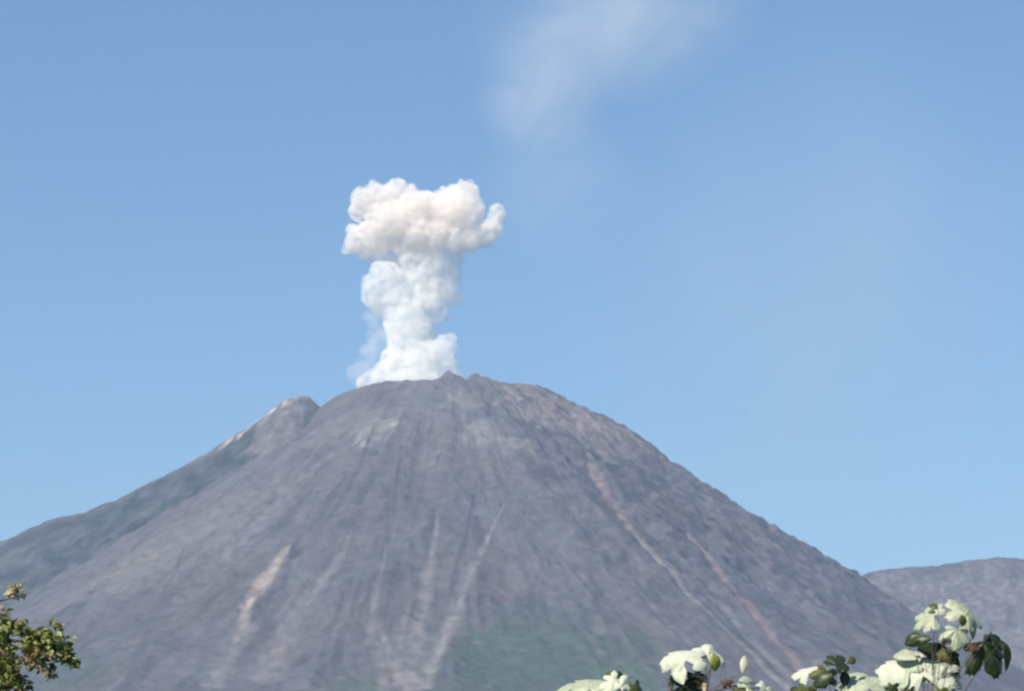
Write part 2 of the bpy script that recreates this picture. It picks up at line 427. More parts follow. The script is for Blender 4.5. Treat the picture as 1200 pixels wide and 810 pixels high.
def colR(XX, YY, HH, TT):
    n = fbm(XX / 120, YY / 120, 4, 111)[..., None]; n2 = fbm(XX / 30, YY / 30, 3, 112)[..., None]
    c = np.array([.118, .104, .107]) * (1 + .18 * n)
    pale = sstep(.25, .7, n2[..., 0] + .3 * n[..., 0])[..., None]
    c = c * (1 - .4 * pale) + np.array([.26, .235, .21]) * .4 * pale
    dk = sstep(.3, .8, -n2[..., 0])[..., None]
    c = c * (1 - .3 * dk)
    crest = (1 - sstep(8, 40, -TT))[..., None]
    return c * (1 - .35 * crest) + np.array([.075, .075, .06]) * .35 * crest
hill = ridge_terrain('hill', [(860, 760), (930, 715), (980, 690), (1005, 677), (1018, 671), (1035, 668), (1065, 665), (1098, 664), (1115, 660), (1135, 657), (1165, 654), (1200, 655),
                      (1260, 658), (1340, 672), (1500, 730), (1750, 850)],
                     lambda p: 8300, 860, 1750, 520, 200, 1500, .55, colR, 121, 14, M_hill, 8300)
tag(hill, 'low mottled grey hill behind the right foot of the volcano', 'hill', kind='structure')

# ------------------------------------------------------------------ ground sheet
me = bpy.data.meshes.new('ground'); bm = bmesh.new()
rings = [0, 8, 20, 45, 100, 250, 600, 1500, 3500, 8000, 16000, 26000]; prev = None; N = 64
cv = bm.verts.new((0, 0, 0))
for r_ in rings[1:]:
    ring = [bm.verts.new((r_ * math.cos(2 * math.pi * i / N), r_ * math.sin(2 * math.pi * i / N), 0)) for i in range(N)]
    for i in range(N):
        if prev is None: bm.faces.new((cv, ring[i], ring[(i + 1) % N]))
        else: bm.faces.new((prev[i], ring[i], ring[(i + 1) % N], prev[(i + 1) % N]))
    prev = ring
bm.to_mesh(me); bm.free()
M_gr, n_, b_ = newmat('forest_floor')
geo = n_.nodes.new('ShaderNodeNewGeometry'); nz = n_.nodes.new('ShaderNodeTexNoise'); nz.inputs['Scale'].default_value = .6; nz.inputs['Detail'].default_value = 8
cr = n_.nodes.new('ShaderNodeValToRGB'); cr.color_ramp.elements[0].position = .35; cr.color_ramp.elements[1].position = .7
cr.color_ramp.elements[0].color = (.03, .05, .018, 1); cr.color_ramp.elements[1].color = (.08, .11, .035, 1)
n_.links.new(geo.outputs['Position'], nz.inputs['Vector']); n_.links.new(nz.outputs['Fac'], cr.inputs[0]); n_.links.new(cr.outputs[0], b_.inputs['Base Color'])
b_.inputs['Roughness'].default_value = .95
g = mesh_obj('ground', me, [M_gr]); tag(g, 'green ground sheet below the volcano', 'ground', kind='structure')

# ------------------------------------------------------------------ eruption plume (closed puffed skins filled with smoke)
def puff_mesh(name, puffs, Y0, voxel, disp, seed, subs=8):
    rnd = random.Random(seed)
    s = Y0 * 1.0 / FPX * 1.0
    bm = bmesh.new()
    for p in puffs:
        px, py, r = p[:3]; dy = p[3] if len(p) > 3 else rnd.uniform(-.35, .35) * r
        c = at(px, py, Y0); c.y += dy * s; R_ = r * s * .97
        m = Matrix.Translation(c) @ Matrix.Diagonal((R_, R_ * 1.05, R_, 1))
        bmesh.ops.create_icosphere(bm, subdivisions=3, radius=1, matrix=m)
        for k_ in range(subs):
            d = Vector((rnd.gauss(0, 1), rnd.gauss(-.4, 1), rnd.gauss(0, 1))).normalized(); q_ = rnd.uniform(.24, .46)
            m = Matrix.Translation(c + d * R_ * (1.02 - q_ * .55)) @ Matrix.Diagonal((R_ * q_,) * 3 + (1,))
            bmesh.ops.create_icosphere(bm, subdivisions=2, radius=1, matrix=m)
    me = bpy.data.meshes.new(name); bm.to_mesh(me); bm.free()
    o = bpy.data.objects.new(name, me); C.objects.link(o)
    rm = o.modifiers.new('r', 'REMESH'); rm.mode = 'VOXEL'; rm.voxel_size = voxel
    sm = o.modifiers.new('s', 'SMOOTH'); sm.iterations = 3; sm.factor = .5
    dg = bpy.context.evaluated_depsgraph_get(); dg.update()
    me2 = bpy.data.meshes.new_from_object(o.evaluated_get(dg)); bpy.data.objects.remove(o)
    # billows: displaced along the normal by rounded cell noise at three sizes
    nv = len(me2.vertices); co = np.empty(nv * 3, np.float32); no = np.empty(nv * 3, np.float32)
    me2.vertices.foreach_get('co', co); me2.vertex_normals.foreach_get('vector', no)
    co = co.reshape(-1, 3).astype(float); no = no.reshape(-1, 3).astype(float)
    out = co.copy()
    for i in range(nv):
        p = Vector(co[i]); d = 0
        for sc, am in disp:
            q = p / sc
            dist, _ = mnoise.voronoi(q + mnoise.noise_vector(q * 1.3) * .35)
            d += am * (.78 - dist[0]) * 1.7
        out[i] += no[i] * d
    me2.vertices.foreach_set('co', out.astype(np.float32).ravel())
    me2.polygons.foreach_set('use_smooth', np.ones(len(me2.polygons), bool))
    me2.update()
    o = bpy.data.objects.new(name, me2); C.objects.link(o)
    rm = o.modifiers.new('r', 'REMESH'); rm.mode = 'VOXEL'; rm.voxel_size = voxel * .8; rm.use_smooth_shade = True
    sm = o.modifiers.new('s', 'SMOOTH'); sm.iterations = 2; sm.factor = .4
    dg = bpy.context.evaluated_depsgraph_get(); dg.update()
    me3 = bpy.data.meshes.new_from_object(o.evaluated_get(dg)); bpy.data.objects.remove(o)
    # keep only the outer skins: inner shells would carve holes in the smoke
    bm = bmesh.new(); bm.from_mesh(me3); seen = set(); isl = []
    for v0 in bm.verts:
        if v0.index in seen: continue
        st = [v0]; seen.add(v0.index); grp = []
        while st:
            q = st.pop(); grp.append(q)
            for e in q.link_edges:
                w_ = e.other_vert(q)
                if w_.index not in seen: seen.add(w_.index); st.append(w_)
        isl.append(grp)
    isl.sort(key=len, reverse=True)
    kill = [q for g_ in isl[1:] for q in g_]
    if kill: bmesh.ops.delete(bm, geom=kill, context='VERTS')
    bm.to_mesh(me3); bm.free(); me3.name = name; me3.materials.clear()
    return me3
PY = VY + 60
cap = [(428, 236, 15), (420, 248, 11), (441, 229, 13), (455, 234, 14), (466, 222, 11), (478, 230, 12), (492, 250, 25), (515, 250, 25), (528, 232, 15), (546, 228, 15), (550, 246, 17), (535, 252, 22),
       (577, 268, 11), (581, 256, 8.5), (582, 246, 6), (586, 252, 4), (568, 276, 13), (550, 279, 16), (530, 281, 15, -8), (512, 276, 16, -10), (490, 274, 19, -6), (462, 262, 22, -8), (437, 276, 19, -4), (444, 256, 16, -6),
       (420, 282, 12, -8), (404, 292, 4), (412, 288, 7), (425, 293, 9), (443, 290, 12, -2), (416, 272, 8), (470, 286, 13)]
column = [(455, 325, 15, -10), (445, 318, 9, -10), (437, 338, 12, -8), (435, 350, 10, -8), (450, 355, 17), (466, 348, 18), (478, 366, 18), (462, 372, 14), (484, 383, 19), (469, 388, 16), (488, 398, 19), (472, 404, 17), (480, 415, 22),
          (466, 424, 19), (496, 424, 23), (512, 414, 14), (528, 399, 7), (526, 408, 9), (519, 404, 10), (522, 428, 13), (452, 438, 15), (438, 445, 11), (428, 450, 9), (531, 441, 9), (490, 450, 28), (465, 458, 22), (508, 456, 24), (476, 330, 14, 4),
          (478, 312, 12, 8), (490, 345, 12, 6), (492, 322, 14, 4), (503, 306, 14, 6), (484, 300, 15, 4), (508, 330, 11, 8), (505, 350, 10, 8)]
veil = [(508, 302, 22), (522, 320, 18), (495, 322, 22), (478, 308, 18), (520, 340, 18), (502, 350, 20), (510, 366, 15), (497, 378, 14), (530, 302, 12), (503, 392, 10), (455, 303, 13), (440, 302, 9), (533, 350, 9), (515, 310, 20)]
wisp = [(437, 372, 10), (443, 385, 11), (442, 398, 11), (425, 430, 11), (416, 440, 10), (434, 414, 12), (450, 390, 12), (455, 400, 14)]
pl = empty('ash_plume', at(480, 460, PY))
tag(pl, 'white and cream ash plume billowing straight up out of the crater', 'smoke plume')
def plume_part(name, puffs, Y0, voxel, disp, seed, color, dens, aniso, noisy=None):
    m, n, v = vol_mat(name + '_smoke', color, dens, aniso)
    o = mesh_obj(name, puff_mesh(name, puffs, Y0, voxel, disp, seed), [m], pl)
    if noisy:
        tc = n.nodes.new('ShaderNodeNewGeometry'); nz = n.nodes.new('ShaderNodeTexNoise'); nz.inputs['Scale'].default_value = noisy; nz.inputs['Detail'].default_value = 3
        mr = n.nodes.new('ShaderNodeMapRange'); mr.inputs[1].default_value = .36; mr.inputs[2].default_value = .64; mr.inputs[3].default_value = .04 * dens; mr.inputs[4].default_value = 1.9 * dens
        n.links.new(tc.outputs['Position'], nz.inputs['Vector']); n.links.new(nz.outputs['Fac'], mr.inputs[0]); n.links.new(mr.outputs[0], v.inputs['Density'])
    return o
plume_part('cloud_cap', cap, PY, 3.2, ((40, 6), (18, 6), (9, 4)), 1, (1.0, .970, .928), .046, -.38, .05)
plume_part('steam_column', column, PY + 5, 3.2, ((36, 5), (16, 6), (8, 4)), 2, (1.0, .992, .968), .033, -.3, .045)
plume_part('shaded_veil', veil, PY + 35, 4.0, ((40, 8), (18, 6)), 3, (.965, .95, .935), .021, 0, .04)  # thin smoke, grey of the column's shaded right side put into its colour
plume_part('thin_wisp', wisp, PY + 10, 5.0, ((40, 8), (18, 6)), 4, (.98, .98, .98), .006, 0, .03)

# faint ash drifting away in the sky, upper right of the plume: soft edged volumes
def drift(puffs, dens, label, scale):
    m, n, v = vol_mat('drifting_ash', (.93, .95, .94), dens, .2)
    tc = n.nodes.new('ShaderNodeTexCoord')
    ln = n.nodes.new('ShaderNodeVectorMath'); ln.operation = 'LENGTH'; n.links.new(tc.outputs['Object'], ln.inputs[0])
    mr = n.nodes.new('ShaderNodeMapRange'); mr.interpolation_type = 'SMOOTHSTEP'
    mr.inputs[1].default_value = 1.0; mr.inputs[2].default_value = .15; mr.inputs[3].default_value = 0; mr.inputs[4].default_value = dens
    n.links.new(ln.outputs['Value'], mr.inputs[0])
    nz = n.nodes.new('ShaderNodeTexNoise'); nz.inputs['Scale'].default_value = scale; nz.inputs['Detail'].default_value = 4; nz.inputs['Distortion'].default_value = .6
    n.links.new(tc.outputs['Object'], nz.inputs['Vector'])
    m2 = n.nodes.new('ShaderNodeMapRange'); m2.inputs[1].default_value = .35; m2.inputs[2].default_value = .65; m2.inputs[3].default_value = .3; m2.inputs[4].default_value = 1.5
    n.links.new(nz.outputs['Fac'], m2.inputs[0])
    mu = n.nodes.new('ShaderNodeMath'); mu.operation = 'MULTIPLY'; n.links.new(mr.outputs[0], mu.inputs[0]); n.links.new(m2.outputs[0], mu.inputs[1])
    n.links.new(mu.outputs[0], v.inputs['Density'])
    px, py, rx, rz, ry, rot, Y0 = puffs
    me = bpy.data.meshes.new('drifting_ash'); bm = bmesh.new(); bmesh.ops.create_icosphere(bm, subdivisions=4, radius=1)
    for f in bm.faces: f.smooth = True
    bm.to_mesh(me); bm.free()
    o = mesh_obj('drifting_ash', me, [m]); s = Y0 / FPX
    o.location = at(px, py, Y0); o.scale = (rx * s, ry * s, rz * s); o.rotation_euler = (0, rot, 0)
    tag(o, label, 'smoke', kind='stuff')
drift((628, 118, 92, 88, 100, .2, VY + 700), .0019, 'faint pale ash patch drifting above and right of the plume', 2.2)
drift((720, 22, 210, 120, 160, -.2, VY + 900), .0016, 'broad thin ash haze at the top of the sky right of centre', 2.0)
drift((650, 215, 120, 130, 100, .3, VY + 600), .0007, 'very faint ash trail low beside the right of the plume', 2.0)
drift((960, 320, 380, 400, 200, 0, VY + 1000), .00045, 'wide very thin ash haze filling the right half of the sky', 1.3)

# ------------------------------------------------------------------ tubes
def tube(bm, pts, radii, seg=8, cap_=True, mi=0):
    rings_ = []
    for i, p in enumerate(pts):
        p = Vector(p)
        d = (Vector(pts[min(i + 1, len(pts) - 1)]) - Vector(pts[max(i - 1, 0)])).normalized()
        a = d.cross(Vector((0.3, 1, .1))).normalized(); b = d.cross(a)
        rings_.append([bm.verts.new(p + (a * math.cos(2 * math.pi * k_ / seg) + b * math.sin(2 * math.pi * k_ / seg)) * radii[i]) for k_ in range(seg)])
    for i in range(len(pts) - 1):
        for k_ in range(seg):
            f = bm.faces.new((rings_[i][k_], rings_[i][(k_ + 1) % seg], rings_[i + 1][(k_ + 1) % seg], rings_[i + 1][k_])); f.smooth = True; f.material_index = mi
    if cap_:
        for rg, rev in ((rings_[0], True), (rings_[-1], False)):
            f = bm.faces.new(rg[::-1] if rev else rg); f.material_index = mi
def tube_obj(name, paths, mat, parent):
    bm = bmesh.new()
    for pts, radii in paths: tube(bm, pts, radii)
    me = bpy.data.meshes.new(name); bm.to_mesh(me); bm.free()
    return mesh_obj(name, me, [mat], parent)
def curve_pts(a, b, sag, n=7):
    a, b = Vector(a), Vector(b)
    return [a.lerp(b, t) + Vector((0, 0, sag * 4 * t * (1 - t))) for t in [i / (n - 1) for i in range(n)]]

M_pale = leaf_mat('pale_silver_leaf', (.38, .42, .28), (.52, .56, .40), .55, .22)
M_white = leaf_mat('white_felted_leaf', (.52, .545, .40), (.66, .675, .53), .7, .2)
M_dark = leaf_mat('dark_green_leaf', (.012, .025, .010), (.045, .070, .014), .45, .15)
M_olive = leaf_mat('olive_leaf', (.05, .07, .012), (.12, .13, .03), .5, .25)
M_yell = leaf_mat('yellow_green_leaf', (.30, .34, .05), (.45, .46, .12), .5, .35)
M_rust = leaf_mat('rust_brown_leaf', (.07, .035, .015), (.16, .06, .03), .6, .2)
M_bark = bark_mat('pale_stem_bark', (.22, .17, .10), (.42, .34, .20))
M_purp = bark_mat('purple_petiole', (.05, .03, .03), (.11, .08, .06))
M_buds = leaf_mat('cream_bud', (.52, .52, .33), (.68, .66, .46), .6, .2)

# ------------------------------------------------------------------ large lobed leaves
_leafcache = {}
def lobed_leaf(lobes, depth, droop, cup, seed, gap=.12, wide=1.0):
    """palm-shaped leaf, unit radius, attachment near the centre, thin but solid"""
    key = (lobes, depth, droop, cup, seed, gap, wide)
    if key in _leafcache: return _leafcache[key]
    rnd = random.Random(seed * 31 + lobes)
    NA = lobes * 14; NRG = 8
    lens = [1 - .35 * abs(2 * i / (lobes - 1) - 1) ** 1.6 + rnd.uniform(-.12, .10) for i in range(lobes)]
    span = 2 * math.pi * (1 - gap)
    bm = bmesh.new(); rows = []
    for j in range(NRG + 1):
        t = j / NRG; row = []
        for i in range(NA + 1):
            s = i / NA; th = -math.pi / 2 + math.pi * 0 + (s - .5) * span + math.pi   # opens at the stalk side (-y up)
            th = math.pi / 2 + (s - .5) * span
            l = min(lobes - 1, int(s * lobes)); f = s * lobes - l
            prof = math.sin(math.pi * f) ** .36 * (.86 + .14 * math.exp(-((f - .5) / .16) ** 2))
            L = lens[l]
            if i in (0, NA): prof = 0
            rim = L * ((1 - depth) + depth * prof) * (1 + (.035 * math.sin(i * 2.7 + seed) + .03 * math.sin(i * 1.31 + seed * 2)) * t)
            r = rim * t
            x = r * math.cos(th) * wide; y = r * math.sin(th)
            vein = math.exp(-((f - .5) / .10) ** 2) * .022 * (1 - t)
            fold = (math.cos(2 * math.pi * f)) * .035 * t                # lobes keeled along the rib
            z = -droop * r ** 2 * (1 + .45 * math.sin(th * 2 + seed * 1.7)) - cup * r + vein - fold + .07 * math.sin(3 * th + seed) * t * t + .03 * math.sin(7 * th + seed * 3) * t
            row.append((x, y, z))
        rows.append(row)
    th_ = .008
    def layer(off, flip):
        vs = [[bm.verts.new((x, y, z + off)) for x, y, z in row] for row in rows[1:]]
        c = bm.verts.new((0, 0, off))
        for i in range(NA):
            q = (c, vs[0][i], vs[0][i + 1]); bm.faces.new(q[::-1] if flip else q)
        for j in range(len(vs) - 1):
            for i in range(NA):
                q = (vs[j][i], vs[j + 1][i], vs[j + 1][i + 1], vs[j][i + 1]); bm.faces.new(q[::-1] if flip else q)
        return vs, c
    t_, c1 = layer(th_ / 2, False); b_, c2 = layer(-th_ / 2, True)
    for i in range(NA):
        bm.faces.new((t_[-1][i + 1], t_[-1][i], b_[-1][i], b_[-1][i + 1]))
    for e in (0, NA):
        ch = [c1] + [r_[e] for r_ in t_]; dh = [c2] + [r_[e] for r_ in b_]
        for k_ in range(len(ch) - 1):
            q = (ch[k_], ch[k_ + 1], dh[k_ + 1], dh[k_]); bm.faces.new(q if e == 0 else q[::-1])
    for f in bm.faces: f.smooth = True
    me = bpy.data.meshes.new('leaf'); bm.to_mesh(me); bm.free()
    _leafcache[key] = me
    return me
def lance_leaf(seed, wid=.3, bend=.5):
    key = ('l', seed, wid, bend)
    if key in _leafcache: return _leafcache[key]
    bm = bmesh.new(); n = 12; top_, bot = [], []
    for side, off in ((top_, .006), (bot, -.006)):
        for i in range(n + 1):
            t = i / n; wv = wid * math.sin(math.pi * min(1, t * .96 + .02)) ** .8 + .004
            y = t; z = -bend * t * t + off
            side.append([bm.verts.new((-wv, y, z + wv * .35)), bm.verts.new((0, y, z)), bm.verts.new((wv, y, z + wv * .35))])
    for i in range(n):
        for k_ in range(2):
            bm.faces.new((top_[i][k_], top_[i][k_ + 1], top_[i + 1][k_ + 1], top_[i + 1][k_]))
            bm.faces.new((bot[i][k_ + 1], bot[i][k_], bot[i + 1][k_], bot[i + 1][k_ + 1]))
        bm.faces.new((top_[i][0], top_[i + 1][0], bot[i + 1][0], bot[i][0])); bm.faces.new((top_[i + 1][2], top_[i][2], bot[i][2], bot[i + 1][2]))
    for s_ in (0, n):
        q = [top_[s_][0], top_[s_][1], top_[s_][2], bot[s_][2], bot[s_][1], bot[s_][0]]
        try: bm.faces.new(q)
        except ValueError: pass
    for f in bm.faces: f.smooth = True
    me = bpy.data.meshes.new('leaf'); bm.to_mesh(me); bm.free(); _leafcache[key] = me
    return me

def leaf_matrix(pos, size, el, az, roll):
    """leaf local +z (its top face) is raised el degrees from looking at the camera, turned az; roll turns the tip (local +y)"""
    e = R(el); a_ = R(az)
    nrm = Vector((math.sin(a_) * math.cos(e), -math.cos(a_) * math.cos(e), math.sin(e)))
    up = Vector((0, 0, 1)) if abs(nrm.z) < .98 else Vector((0, 1, 0))
    xx = up.cross(nrm).normalized(); yy = nrm.cross(xx)
    rot = Matrix((xx, yy, nrm)).transposed().to_4x4()
    return Matrix.Translation(pos) @ rot @ Matrix.Rotation(R(roll), 4, 'Z') @ Matrix.Diagonal((size, size, size, 1))
def sapling(label, Y0, stem_px, specs, hidden=6, stem_top=None, h_stem=(.05, .028)):
    s = Y0 / FPX
    base = at(stem_px, 810, Y0); base.z = 0
    root = empty('broadleaf_sapling', base)
    tag(root, label, 'sapling', 'large leaved saplings in the foreground')
    topz = at(stem_px, stem_top or 835, Y0).z
    n = 12; pts = [Vector((base.x + .05 * math.sin(i * .8 + stem_px), Y0 + .04 * math.cos(i), topz * i / (n - 1) - (.1 if i == 0 else 0))) for i in range(n)]
    pts[-1].x = at(stem_px, 800, Y0).x
    tube_obj('stem', [(pts, [h_stem[0] + (h_stem[1] - h_stem[0]) * i / (n - 1) for i in range(n)])], M_bark, root)
    tip = pts[-1]
    def add_leaf(pos, size, el, az, roll, me, mat, pet=True):
        me2 = me
        o = bpy.data.objects.new('leaf', me2.copy() if me2.materials else me2); C.objects.link(o)
        o.data.materials.clear(); o.data.materials.append(mat)
        o.parent = root; o.matrix_parent_inverse = Matrix.Translation(-root.location)
        o.matrix_basis = leaf_matrix(pos, size, el, az, roll)
        if pet:
            start = tip.lerp(pts[-3], random.uniform(0, 1))
            bmx = bmesh.new(); cp = curve_pts(start, pos - (pos - start).normalized() * .01, .04)
            tube(bmx, cp, [.005 - .002 * i / 6 for i in range(7)], 6)
            inv = o.matrix_basis.inverted()
            for v_ in bmx.verts: v_.co = inv @ v_.co
            m_ = bpy.data.meshes.new('petiole'); bmx.to_mesh(m_); bmx.free(); m_.materials.append(M_purp)
            p = bpy.data.objects.new('petiole', m_); C.objects.link(p); p.parent = o
    for i, sp in enumerate(specs):
        px, py, dia, el, az, roll, kind, mat, dy = sp
        pos = at(px, py, Y0 + dy); size = dia * (.67 if dia > 20 else .55) * s; el = el * .8
        if kind == 'lance': me_ = lance_leaf(i % 3, .22, .35); size = dia * s
        elif kind == 'fat': me_ = lance_leaf(i % 3, .34, .3); size = dia * s
        elif kind == 'hand': me_ = lobed_leaf(5, .62, .55, .10, i % 4, .30)
        elif kind == 'droop': me_ = lobed_leaf(7, .5, .9, .15, i % 4, .2)
        elif kind == 'shal': me_ = lobed_leaf(5, .22, .5, .0, i % 4, .2)
        elif kind == 'two': me_ = lobed_leaf(5, .42, .42, .0, i % 4, .26)
        else: me_ = lobed_leaf(7 if i % 2 else 5, .38, .40, .05, i % 4, .2)
        if kind in ('lance', 'fat'): pos = leaf_matrix(pos, size, el, az, roll) @ Vector((0, -.5, 0))
        add_leaf(pos, size, el, az, roll, me_, mat)
    for i in range(hidden):
        a_ = i * 2.4; rr_ = random.uniform(.35, .6); z = tip.z - .25 - .09 * i
        pos = Vector((tip.x + rr_ * math.cos(a_), tip.y + rr_ * math.sin(a_), z))
        add_leaf(pos, random.uniform(.28, .38), 65, math.degrees(a_) + 90, random.uniform(0, 360), lobed_leaf(7, .45, .6, .1, i % 4, .14), [M_pale, M_olive, M_dark][i % 3])
    return root
W, P_, D, O_, YL, RU, BU = M_white, M_pale, M_dark, M_olive, M_yell, M_rust, M_buds
# px, py, diameter px, elevation, azimuth, roll, kind, material, depth offset
sapling('small sapling, leftmost of the pale leaved ones, topped by a tiny white bud', 31, 712, [
    (690, 808, 66, 55, -20, 20, 'full', P_, 0), (727, 806, 52, 50, 15, -30, 'full', W, -.1), (666, 809, 30, 60, -30, 80, 'full', P_, .1),
    (720, 791, 12, 15, 0, 0, 'fat', W, -.3), (714, 792, 16, 30, -20, 95, 'fat', O_, .1), (726, 792, 16, 30, 20, -95, 'fat', D, .1),
    (744, 803, 24, 35, 30, 200, 'two', O_, -.2), (738, 812, 30, 35, 10, 180, 'two', D, .2)], 5, 838)
sapling('sapling right of centre with a white two lobed leaf over dark leaves', 29, 827, [
    (803, 774, 48, 42, -15, 30, 'shal', W, 0), (829, 770, 38, 45, 10, -20, 'shal', W, .15), (797, 790, 26, 12, -25, 20, 'fat', W, -.05), (821, 780, 22, 25, 10, -60, 'fat', W, -.1),
    (838, 776, 20, 5, 15, 190, 'fat', YL, -.3), (846, 775, 12, 30, 20, -80, 'fat', W, .1), (790, 795, 26, 25, -35, 60, 'hand', O_, .2), (806, 800, 44, 20, -10, 180, 'hand', D, .2),
    (814, 790, 26, 10, 20, 200, 'two', D, .25), (872, 778, 22, 5, 10, -15, 'lance', BU, 0), (876, 797, 24, 40, 15, -80, 'lance', P_, .1), (874, 806, 26, 55, 20, -60, 'two', P_, 0),
    (892, 806, 24, 45, 30, -90, 'two', W, .1), (903, 809, 14, 45, 30, -90, 'fat', P_, .1), (853, 798, 17, 20, 0, 150, 'two', RU, .1), (838, 772, 14, 10, 0, 180, 'fat', P_, .1),
    (796, 812, 34, 20, 0, 180, 'hand', RU, .3), (872, 812, 30, 40, 0, 90, 'two', O_, .2)], 5, 792, (.05, .030))
sapling('sapling carrying small dark green leaves beside one flat pale leaf', 32, 985, [
    (948, 789, 34, 50, -25, 40, 'two', W, 0), (969, 786, 30, 20, 10, 160, 'two', O_, -.1), (979, 780, 30, 25, 10, -40, 'two', D, -.1), (998, 774, 15, 20, 10, -60, 'fat', O_, 0),
    (964, 797, 26, 20, -10, 120, 'fat', D, -.15), (944, 806, 26, 25, -20, 160, 'two', O_, -.15), (1018, 806, 66, 52, 10, 10, 'full', P_, 0), (1038, 804, 34, 50, 25, -60, 'two', P_, .15),
    (990, 795, 18, 20, 0, 180, 'fat', D, .1), (937, 812, 22, 30, -10, 100, 'two', D, .1)], 5, 840)
sapling('tallest sapling at far right with broad white leaves and a dark drooping leaf', 28, 1092, [
    (1082, 792, 88, 40, -12, 15, 'full', W, 0), (1104, 790, 60, 42, 22, -25, 'full', W, .1), (1066, 788, 46, 38, -30, 50, 'two', P_, .05),
    (1094, 722, 42, 38, -25, 70, 'full', P_, .1), (1131, 722, 46, 40, 20, -40, 'full', P_, .05), (1121, 738, 34, 20, 0, 175, 'two', P_, -.05), (1140, 733, 30, 15, 30, 200, 'lance', P_, 0),
    (1094, 711, 12, 30, 0, 60, 'fat', O_, -.1), (1128, 727, 13, 5, 0, 190, 'fat', O_, -.3), (1092, 717, 8, 10, 0, 90, 'fat', O_, -.3),
    (1077, 751, 30, 15, -10, 100, 'lance', D, 0), (1070, 749, 22, 20, -10, 120, 'fat', D, .05), (1106, 752, 9, 10, 0, 180, 'fat', RU, -.1),
    (1152, 752, 58, 30, 15, 205, 'hand', D, 0), (1164, 757, 50, 20, 30, 230, 'hand', O_, .06), (1181, 768, 36, 10, 40, 205, 'lance', O_, -.05), (1170, 752, 30, 20, 30, 240, 'lance', D, -.05), (1141, 756, 15, 20, -10, 150, 'two', RU, -.1),
    (1060, 768, 30, 50, -10, 60, 'fat', P_, .1), (1104, 768, 40, 12, -15, 88, 'lance', O_, .2), (1100, 765, 52, 12, 10, -100, 'lance', D, .25), (1118, 776, 34, 10, 15, 215, 'lance', O_, .15),
    (1046, 803, 20, 20, 0, 170, 'two', D, -.3), (1066, 808, 20, 20, 0, 190, 'two', D, -.35), (1102, 808, 22, 20, 0, 170, 'two', O_, -.35), (1044, 790, 16, 20, 0, 140, 'lance', D, .2)],
    5, 822, (.06, .03))

# ------------------------------------------------------------------ leafy tree reaching in at the left edge
tY = 24.0; ts = tY / FPX
tb = at(-190, 810, tY); tb.z = 0
tree = empty('leafy_tree', tb); tag(tree, 'leafy green and rusty brown branch end of a tree at the left edge', 'tree')
crown_c = at(-170, 700, tY)
trunk_pts = [(tb.x, tY, -.15), (tb.x + .05, tY, .8), (tb.x - .03, tY + .05, 1.8), (tb.x + .08, tY, 2.7), (tb.x + .1, tY, 3.6), (tb.x + .05, tY, 4.6)]
tube_obj('trunk', [(trunk_pts, [.17, .14, .125, .11, .09, .05])], bark_mat('tree_bark', (.05, .035, .025), (.14, .10, .07)), tree)
M_tb = tree.children[0].data.materials[0]
clusters = [(60, 745, 15, 1), (74, 757, 13, 1), (45, 748, 13, 1), (36, 757, 12, 2), (48, 764, 11, 3), (60, 762, 13, 0), (78, 770, 9, 1), (33, 742, 11, 1), (20, 735, 9, 2), (8, 730, 9, 2), (3, 748, 11, 1), (8, 764, 13, 1),
            (14, 776, 10, 2), (3, 785, 15, 1), (14, 795, 12, 2), (0, 803, 14, 1), (28, 802, 9, 0), (20, 807, 9, 2), (54, 782, 6, 0), (60, 790, 5, 0), (88, 777, 5, 0), (35, 770, 9, 3), (40, 778, 7, 2), (16, 696, 8, 4), (22, 692, 6, 4),
            (2, 718, 6, 3), (-8, 740, 18, 1), (-14, 775, 20, 1)]
limb_paths = []
root_pt = Vector((tb.x + .1, tY, 3.4))
def limb(p, r0=.03, mid=None):
    pts = curve_pts(root_pt, p, .12, 8); limb_paths.append((pts, [r0 * (1 - .8 * i / 7) for i in range(8)]))
limb(at(62, 752, tY), .04); limb(at(10, 790, tY + .3), .04); limb(at(18, 700, tY - .1), .03); limb(at(-60, 640, tY + .4), .05); limb(at(-330, 650, tY), .05); limb(at(-200, 560, tY - .5), .05)
hubA = at(40, 757, tY)
for c in clusters[:12]: limb_paths.append((curve_pts(hubA, at(c[0], c[1], tY), .01, 4), [.008, .006, .005, .003]))
hubB = at(6, 770, tY)
for c in clusters[12:21]: limb_paths.append((curve_pts(hubB, at(c[0], c[1], tY), .01, 4), [.008, .006, .005, .003]))
tube_obj('branches', limb_paths, M_tb, tree)
rl = random.Random(12)
buckets = {0: [], 1: [], 2: [], 3: [], 4: []}
def leafquad(lst, p, size, rnd):
    d = Vector((rnd.gauss(0, 1), rnd.gauss(0, 1), rnd.gauss(-.2, .8))).normalized()
    nn = Vector((rnd.gauss(0, .6), rnd.gauss(-.4, .6), rnd.gauss(.8, .5))).normalized()
    sd = d.cross(nn)
    if sd.length < .1: return
    sd.normalize(); nn = sd.cross(d).normalized(); l = size * rnd.uniform(.7, 1.2); w_ = l * .32
    a0 = p; m1 = p + d * l * .45 + sd * w_ + nn * w_ * .35; m2 = p + d * l * .45 - sd * w_ + nn * w_ * .35; mid = p + d * l * .5; e = p + d * l - nn * l * .12
    lst.append((a0, m1, e, mid, m2))
